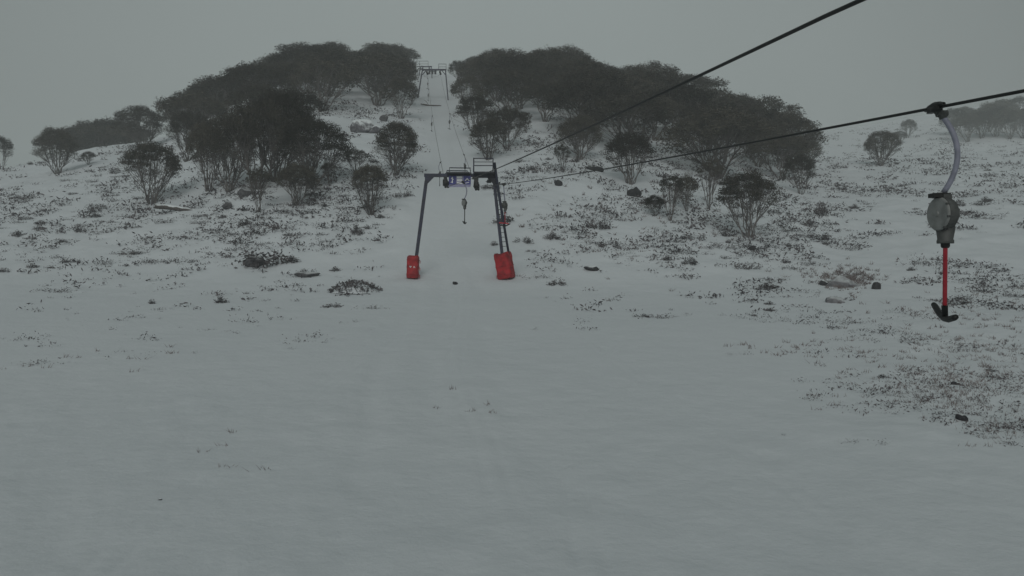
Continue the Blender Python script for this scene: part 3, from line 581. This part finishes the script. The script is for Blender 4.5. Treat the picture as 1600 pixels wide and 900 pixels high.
b0 = px(717, 435, D1); t1 = empty('lift_tower', Vector((b0.x, D1, ground(b0.x, D1))), 'near lift tower, dark blue portal frame with red padded feet, ladder and sign', 'ski lift tower')
O1 = -t1.location
def q1(x, y, dy=0): return px(x, y, D1)+O1+Vector((0, dy, 0))
def part(name, m, smooth=False, parent=t1, fn=None):
    mb = MB(); fn(mb); return mb.build(name, M[m], parent, smooth)
for a, b in (((645, 436), (666, 283)), ((790, 438), (772, 283))):
    part('leg', 'blue', fn=lambda mb: mb.beam(q1(*a)+Vector((0, 0, -.3)), q1(*b), .165, .165))
part('crossbeam', 'blue', fn=lambda mb: mb.box((q1(663, 274)+q1(777, 274))/2, ((q1(777, 0)-q1(663, 0)).x, .2, .17)))
part('crossbeam_box', 'blue', fn=lambda mb: mb.box(q1(757, 274.5, -.02), (1.02, .3, .22)))
for s, xa in ((1, 665), (-1, 773)):
    def gus(mb, s=s, xa=xa):
        a, b_, c_ = q1(xa-s*1, 276.6), q1(xa+s*13, 276.6), q1(xa-s*1, 291); v = []
        for dy in (-.07, .07): v += [tuple(p+Vector((0, dy, 0))) for p in (a, b_, c_)]
        mb.add(v, quads=[(0, 1, 4, 3), (1, 2, 5, 4), (2, 0, 3, 5)], tris=[(0, 2, 1), (3, 4, 5)])
    part('corner_bracket', 'blue', fn=gus)
# work platform rails over the beam
part('platform_rail', 'blue', fn=lambda mb: [mb.tube([q1(702.5, 273, -.1), q1(702.5, 262.5, -.1), q1(735.5, 263, -.1), q1(735.5, 273, -.1)], .028, 6), mb.tube([q1(699.5, 273, -.75), q1(700, 269.4, -.75), q1(731.5, 269.7, -.75), q1(732.5, 273, -.75)], .028, 6)])
part('platform_cage', 'blue', fn=lambda mb: [mb.tube([q1(740.5, 274, -.2), q1(740.5, 247.5, -.2)], .035, 6), mb.tube([q1(770.5, 274, -.2), q1(770.5, 248, -.2)], .03, 6), mb.tube([q1(740.5, 248.3, -.2), q1(770.5, 248.3, -.2)], .024, 6), mb.tube([q1(740.5, 259.5, -.2), q1(770.5, 259.5, -.2)], .024, 6),
    mb.tube([q1(740.5, 271.5, -.75), q1(740.8, 256, -.75), q1(770.5, 256, -.75), q1(770.5, 271.5, -.75)], .02, 6)])
part('walkway', 'steel', fn=lambda mb: [mb.box(q1(757, 271.9, -.5), (1.05, .75, .05)), mb.box(q1(717, 272.2, -.45), (1.2, .7, .05))])
lad = part('ladder_pole', 'blue', True, fn=lambda mb: [mb.tube([q1(772.5, 255, -.25), q1(779, 300, -.25), q1(795, 397, -.25)], [.075, .075, .06], 8)])
for k in range(15):
    y = 285+k/14*100; xl = 772+(y-275)/162*17; xr = 777+(y-290)/107*18
    part('rung', 'steel', fn=lambda mb: mb.tube([q1(xl, y, -.1), q1(xr, y, -.25)], .014, 5))
part('red_rung', 'rod', fn=lambda mb: mb.tube([q1(780, 348.5, -.3), q1(795, 350, -.3)], .03, 6))
# sign on the beam: lilac frame, two blue pictogram plates, white middle
sg = part('sign_panel', 'signlight', fn=lambda mb: [mb.box(q1(719, 283.5, -.24), (1.13, .03, .54)), mb.box(q1(718, 291.6, -.24), (1.16, .05, .09))])
for x in (707.5, 730.5): part('sign_plate', 'signblue', parent=sg, fn=lambda mb: mb.box(q1(x, 282.3, -.27), (.37, .03, .44)))
part('sign_plate', 'white', parent=sg, fn=lambda mb: mb.box(q1(718.6, 282.3, -.27), (.27, .03, .40)))
def pict(mb):                                   # worn white symbols and bars
    mb.box(q1(707.5, 283, -.292), (.045, .012, .26)); mb.box(q1(707.5, 280.5, -.30), (.14, .008, .04), Matrix.Rotation(.5, 3, 'Y'))
    mb.box(q1(706.5, 285.2, -.296), (.12, .008, .035), Matrix.Rotation(-.5, 3, 'Y'))
    mb.tube([q1(707.5, 278.4, -.29), q1(707.5, 278.4, -.31)], .035, 10)
    for i_ in range(5): mb.box(q1(727.8+i_*1.3, 280+abs(i_-2)*1.4, -.292-.002*i_), (.05, .008, .05), Matrix.Rotation(.6*i_, 3, 'Y'))
    mb.box(q1(730.5, 286.5, -.292), (.2, .008, .03), Matrix.Rotation(-.2, 3, 'Y'))
part('sign_symbols', 'white', parent=sg, fn=pict)
def bars(mb):
    for y in (280.2, 284.6): mb.box(q1(718.6, y, -.292), (.27, .012, .035))
part('sign_bars', 'signlight', parent=sg, fn=bars)
sheave_train(t1, q1(697, 281), 1.2); sheave_train(t1, q1(745, 285), 1.2)
def guard(mb):
    a = q1(742, 278, -.25); b_ = q1(746, 293, -.25); mb.box((a+b_)/2+Vector((0, 0, -.02)), (.2, .5, .5), Matrix.Rotation(.12, 3, 'Y')); mb.box(q1(740.8, 279, -.25), (.16, .1, .14)); mb.box(q1(696, 281.5, -.25), (.14, .16, .3))
part('sheave_guard', 'rubber', fn=guard)
part('floodlight', 'steel', True, fn=lambda mb: [mb.tube([q1(764, 281, -.1), q1(764, 286, -.1)], [.09, .13], 10), mb.tube([q1(764, 276, -.1), q1(764, 281, -.1)], .03, 6), mb.tube([q1(759, 284, -.1), q1(764, 284, -.1), q1(768, 281, -.1)], .02, 5)])
# red pads round the feet
def pad_mesh(mb, c, w, d, h, M3, seed):
    r = np.random.default_rng(seed); v = []; nz_, nt_ = 26, 40
    for i_ in range(nz_+1):
        t_ = i_/nz_
        for j_ in range(nt_):
            th = 2*math.pi*j_/nt_; cc, ss_ = math.cos(th), math.sin(th); e = .34
            x = math.copysign(abs(cc)**e, cc)*w/2; y = math.copysign(abs(ss_)**e, ss_)*d/2
            bl = 1+.035*abs(math.sin(t_*math.pi*3))+.05*float(fbm(np.array([th*1.5+seed]), np.array([t_*6.]), 2, seed)[0])
            if i_ in (0, nz_): bl *= .93
            zz = (t_-.5)*h+(.05*math.sin(th*2+seed) if i_ == nz_ else 0)
            v.append(tuple(M3@Vector((x*bl, y*bl, zz))+c))
    i = np.arange(nz_)[:, None]*nt_; j = np.arange(nt_)[None]; k = (j+1) % nt_
    mb.add(v, quads=np.stack([i+j, i+k, i+nt_+k, i+nt_+j], -1).reshape(-1, 4), ngons=[list(range(nt_))[::-1], list(range(nz_*nt_, (nz_+1)*nt_))])
for (c, w, d, h, ang, seed) in ((q1(645.3, 417.5), .60, .6, 1.16, .03, 3), (q1(788.5, 415.5, -.1), .78, .8, 1.34, -.17, 8)):
    M3 = Matrix.Rotation(ang, 3, 'Y')@Matrix.Rotation(0 if seed == 3 else -.35, 3, 'Z')
    pd = part('foot_pad', 'red', True, fn=lambda mb: pad_mesh(mb, c, w, d, h, M3, seed))
    if seed == 8: pd['label'] = 'larger red foot pad leaning left'
    for zf in (-.32, .0, .33):
        def strap(mb):
            P = [M3@Vector((math.copysign(abs(math.cos(a))**.34, math.cos(a))*w*.525, math.copysign(abs(math.sin(a))**.34, math.sin(a))*d*.525, zf*h))+c for a in np.linspace(0, 2*math.pi, 41)]
            mb.tube(P, .016, 5, False); e = M3@Vector((w*.52*(1 if zf >= 0 or seed == 3 else -1), -.1, zf*h))+c; mb.tube([e, e+Vector((.07*(1 if zf >= 0 or seed == 3 else -1), -.05, -.05)), e+Vector((.06*(1 if zf >= 0 or seed == 3 else -1), -.06, -.2))], [.02, .02, .012], 4)
        part('strap', 'red', parent=pd, fn=strap)
    if seed == 3:
        def marks(mb):
            y = -d/2-.035
            for x0, z0, x1, z1 in ((-.16, .05, -.04, .05), (-.13, .05, -.09, -.03), (-.09, -.03, -.04, .04), (.06, -.04, .10, .06), (.10, .06, .15, -.04), (.07, -.01, .14, -.01)):
                mb.beam(c+Vector((x0, y, z0)), c+Vector((x1, y, z1)), .02, .02)
        part('pad_lettering', 'white', parent=pd, fn=marks)
def tower(D, beam, legs, cage, label, sheaves, cages2=None, lightleg=.16):
    x0, x1, yb = beam; c = px((x0+x1)/2, yb, D); T = empty('lift_tower', Vector((c.x, D, ground(c.x, D))), label, 'ski lift tower'); O = -T.location
    f = lambda x, y, dy=0: px(x, y, D)+O+Vector((0, dy, 0))
    def mk(name, m, fn): mb = MB(); fn(mb); return mb.build(name, M[m], T)
    mk('crossbeam', 'blue', lambda mb: mb.box((f(x0, yb)+f(x1, yb))/2, ((x1-x0)/F*D, .2, .22)))
    for (xt, xb, ybt) in legs:
        b_ = f(xb, ybt); b_.z = min(b_.z, ground(b_.x+T.location.x, D)-T.location.z-.3)
        mk('leg', 'blue', lambda mb: mb.beam(b_, f(xt, yb), lightleg))
        s = 1 if xb < (x0+x1)/2 else -1
        mk('corner_bracket', 'blue', lambda mb: mb.beam(f(xt, yb)+Vector((0, .02, -.75)), f(xt, yb)+Vector((s*.6, .02, -.05)), .12))
    for (a, b_, t_) in cage:
        mk('platform_cage', 'blue', lambda mb: [mb.tube([f(a, yb), f(a, t_), f(b_, t_), f(b_, yb)], .045, 5), mb.tube([f(a, (yb+t_)/2), f(b_, (yb+t_)/2)], .03, 5)])
    for x in sheaves: sheave_train(T, f(x, yb+3), 1.2)
    return T
T2 = tower(121., (659, 697.5, 109), [(660, 652.5, 150), (696, 700.5, 156)], [(685.5, 697, 100)], 'upper lift tower on the skyline, dark portal over the top of the run', (667.5, 688))
def t2s(mb):
    for k in range(3): mb.box(px(671+k*4.6, 113.2, 120.8)-T2.location, (.3, .06, .55))
    mb.box(px(676, 111.4, 120.75)-T2.location, (1.2, .05, .1))
mb_ = MB(); t2s(mb_); mb_.build('sign_panel', M['steel'], T2)
T3 = tower(168., (655.5, 675, 104.2), [(657, 652, 136), (674, 675.5, 130)], [(655.5, 669, 95.5)], 'third lift tower, faint frame behind the upper tower on the skyline', (661, 671))
# ------------------------------------------------------------------ haul ropes
def sagline(a, b, sag, n=24): return [Vector(a).lerp(Vector(b), t)-Vector((0, 0, 4*sag*t*(1-t))) for t in [i/n for i in range(n+1)]]
A0 = px(1290, 25, 4.0); A1 = px(697, 291.5, 42.0); A2 = px(667.5, 115.5, 121.0); A3 = px(661, 110, 168)
B0 = px(1600, 142, 5.0); B1 = px(745, 291.0, 42.0); B2 = px(688, 115.5, 121.0); B3 = px(671, 110, 168)
def ext(p0, p1, L_): d = (p0-p1).normalized(); return p0+d*L_
ROPES = {}
for nm, a0, a1, a2, a3, lab in (('A', A0, A1, A2, A3, 'upper black haul rope climbing steeply to the top right of the photo'), ('B', B0, B1, B2, B3, 'lower black haul rope that carries the near tow hanger')):
    P = [ext(a0, a1, 14.)]+sagline(a0, a1, .12)+sagline(a1, a2, 1.0)[1:]+sagline(a2, a3, .8)[1:]+[a3+Vector((0, 30, 6))]
    mb = MB(); mb.tube(P, .0118, 8); ROPES[nm] = P; tag(mb.build('haul_rope', M['rope'], None, True), lab, 'rope')
def on_rope(nm, X, part_):                       # point of the rope seen at photo column X
    P = ROPES[nm]; rngs = {'low': (1, 26), 'up': (25, 49)}[part_]; best = None
    for i_ in range(rngs[0], min(rngs[1], len(P)-1)):
        for t_ in np.linspace(0, 1, 12):
            p = P[i_].lerp(P[i_+1], t_); e = abs(CX+F*p.x/p.y-X)
            if best is None or e < best[0]: best = (e, p)
    return best[1]
def on_rope_y(nm, Y, part_):
    P = ROPES[nm]; rngs = {'low': (1, 26), 'up': (25, 49)}[part_]; best = None
    for i_ in range(rngs[0], min(rngs[1], len(P)-1)):
        for t_ in np.linspace(0, 1, 12):
            p = P[i_].lerp(P[i_+1], t_); e = abs(CY-F*p.z/p.y-Y)
            if best is None or e < best[0]: best = (e, p)
    return best[1]
# ------------------------------------------------------------------ tow hangers
def carrier_parts(s, rod, yaw_face=R(9), rodmat='rod'):
    """s = size factor, origin where the grip holds the rope, rope along Y; returns [(name, mesh, children)]"""
    V = lambda *a: Vector(a)*s
    r = []
    mb = MB(); mb.box(V(0, 0, -.01), (.04*s, .15*s, .04*s)); mb.tube([V(0, -.13, .004), V(0, -.07, .014), V(0, 0, .02), V(0, .07, .014), V(0, .13, .004)], [.012*s, .019*s, .023*s, .019*s, .012*s], 8)
    r.append(('rope_grip', mb.mesh('rope_grip', M['rubber'], True), []))
    mb = MB(); mb.tube([V(.0, -.02, -.02), V(.035, -.03, -.055)], [.026*s, .03*s], 10); mb.tube([V(.0, -.03, -.05), V(.075, -.03, -.045)], .024*s, 10); mb.tube([V(.03, -.03, -.03), V(.045, -.035, -.085)], [.022*s, .027*s], 10)
    r.append(('grip_clamp', mb.mesh('grip_clamp', M['alu2'], True), []))
    mb = MB(); mb.tube(arc(V(.035, -.03, -.06), V(.065, 0, -.615), V(.075, -.06, 0), 16), .0195*s, 12)
    r.append(('hanger_arm', mb.mesh('hanger_arm', M['hang'], True), []))
    mb = MB(); mb.tube([V(.028, 0, -.62), V(.028, 0, -.655)], .045*s, 14); mb.box(V(.035, 0, -.637), (.12*s, .09*s, .03*s))
    r.append(('collar', mb.mesh('collar', M['rubber'], False), []))
    # spring drum: axis nearly along X, open face to the left
    ax = Vector((-math.cos(yaw_face), -math.sin(yaw_face), 0)); c = V(.06, 0, -.77)
    mb = MB(); st = [(-.075, .06), (-.07, .085), (-.045, .112), (-.01, .118), (.0, .118), (.0, .126), (.03, .126)]
    mb.tube([c+ax*(a*s) for a, _ in st], [q*s for _, q in st], 36)
    mb.box(c+V(.05, 0, .005), (.09*s, .11*s, .06*s)); mb.box(c+V(.01, 0, .10), (.06*s, .1*s, .08*s))
    for k_ in range(8):
        an = k_*math.pi/4+.2; o_ = Vector((0, math.cos(an), math.sin(an)))*.121*s; mb.tube([c+ax*(-.012*s)+o_, c+ax*(.034*s)+o_], .009*s, 6)
    r.append(('spring_box', mb.mesh('spring_box', M['alu2'], False), [
        ('cover_plate', MB().tube([c+ax*(.031*s), c+ax*(.040*s), c+ax*(.046*s)], [.122*s, .120*s, .112*s], 40).tube([c+ax*(.045*s), c+ax*(.054*s)], [.022*s, .018*s], 8).mesh('cover_plate', M['alu'], False))]))
    mb = MB(); mb.tube([V(.098, .03, -.83), V(.090, .02, -.88), V(.078, 0, -.955), V(.078, 0, -.965), V(.078, 0, -.985)], [.062*s, .064*s, .052*s, .058*s, .057*s], 20)
    r.append(('spring_box_neck', mb.mesh('spring_box_neck', M['alu2'], True), []))
    mb = MB(); mb.tube([V(.078, 0, -.985), V(.078, 0, -1.005), V(.078, 0, -1.018)], [.031*s, .031*s, .024*s], 16)
    r.append(('rubber_stop', mb.mesh('rubber_stop', M['rubber'], True), []))
    z1 = -1.015-rod
    mb = MB(); mb.tube([V(.078, 0, -1.01), V(.074, 0, z1)], .0155*s, 12); r.append(('rod', mb.mesh('rod', M[rodmat], True), []))
    mb = MB(); mb.tube([V(.074, 0, z1+.02), V(.074, 0, z1-.06)], [.021*s, .023*s], 12)
    mb.tube([V(.105, .215, z1+.018), V(.102, .19, z1+.008), V(.085, .08, z1-.052), V(.074, 0, z1-.075), V(.068, -.06, z1-.078), V(.058, -.155, z1-.06), V(.054, -.185, z1-.052)], [.018*s, .0225*s, .023*s, .024*s, .0235*s, .0225*s, .018*s], 12)
    r.append(('t_handle', mb.mesh('t_handle', M['rubber'], True), []))
    return r
def carrier(parts, p, rz, label, group=None):
    e = empty('tow_hanger', p, label, 'tow hanger', group, rz)
    for nm, me, ch in parts:
        o = link(bpy.data.objects.new(nm, me)); o.parent = e
        for n2, m2 in ch: c_ = link(bpy.data.objects.new(n2, m2)); c_.parent = o
    return e
GH = 'tow hangers along the lift'
near = carrier_parts(1.0, .44); far = carrier_parts(1.0, .44, R(9), 'rubber'); farred = carrier_parts(1.05, .44)
pn = on_rope('B', 1456, 'low'); carrier(near, pn, 0, 'nearest tow hanger with grey spring box and bright red rod, hanging at right', GH)
pn = on_rope('A', 723, 'low'); carrier(far, pn, .5, 'tow hanger hanging in the middle of the near tower under the sign', GH)
pn = on_rope('B', 787, 'low'); carrier(farred, pn, -.9, 'tow hanger beside the right leg and ladder of the near tower', GH)
for nm, Y, rz, lab in (('A', 253, 3.4, 'tow hanger on the left rope just above the near tower beam'), ('B', 241, -.3, 'tow hanger on the right rope just above the near tower platform'), ('A', 181, 3.0, 'tow hanger on the left rope halfway up the run'),
                       ('B', 178, 2.4, 'tow hanger on the right rope by the edge of the right wood'), ('A', 139, 3.0, 'tow hanger on the left rope a little below the upper tower'), ('A', 122, 1.5, 'highest tow hanger, just under the upper tower beam')):
    carrier(far, on_rope_y(nm, Y, 'up'), rz, lab, GH)
print('GUMS', len(GUMS), 'SHRUBS', len(TAKEN), 'heath', hb.n//4)
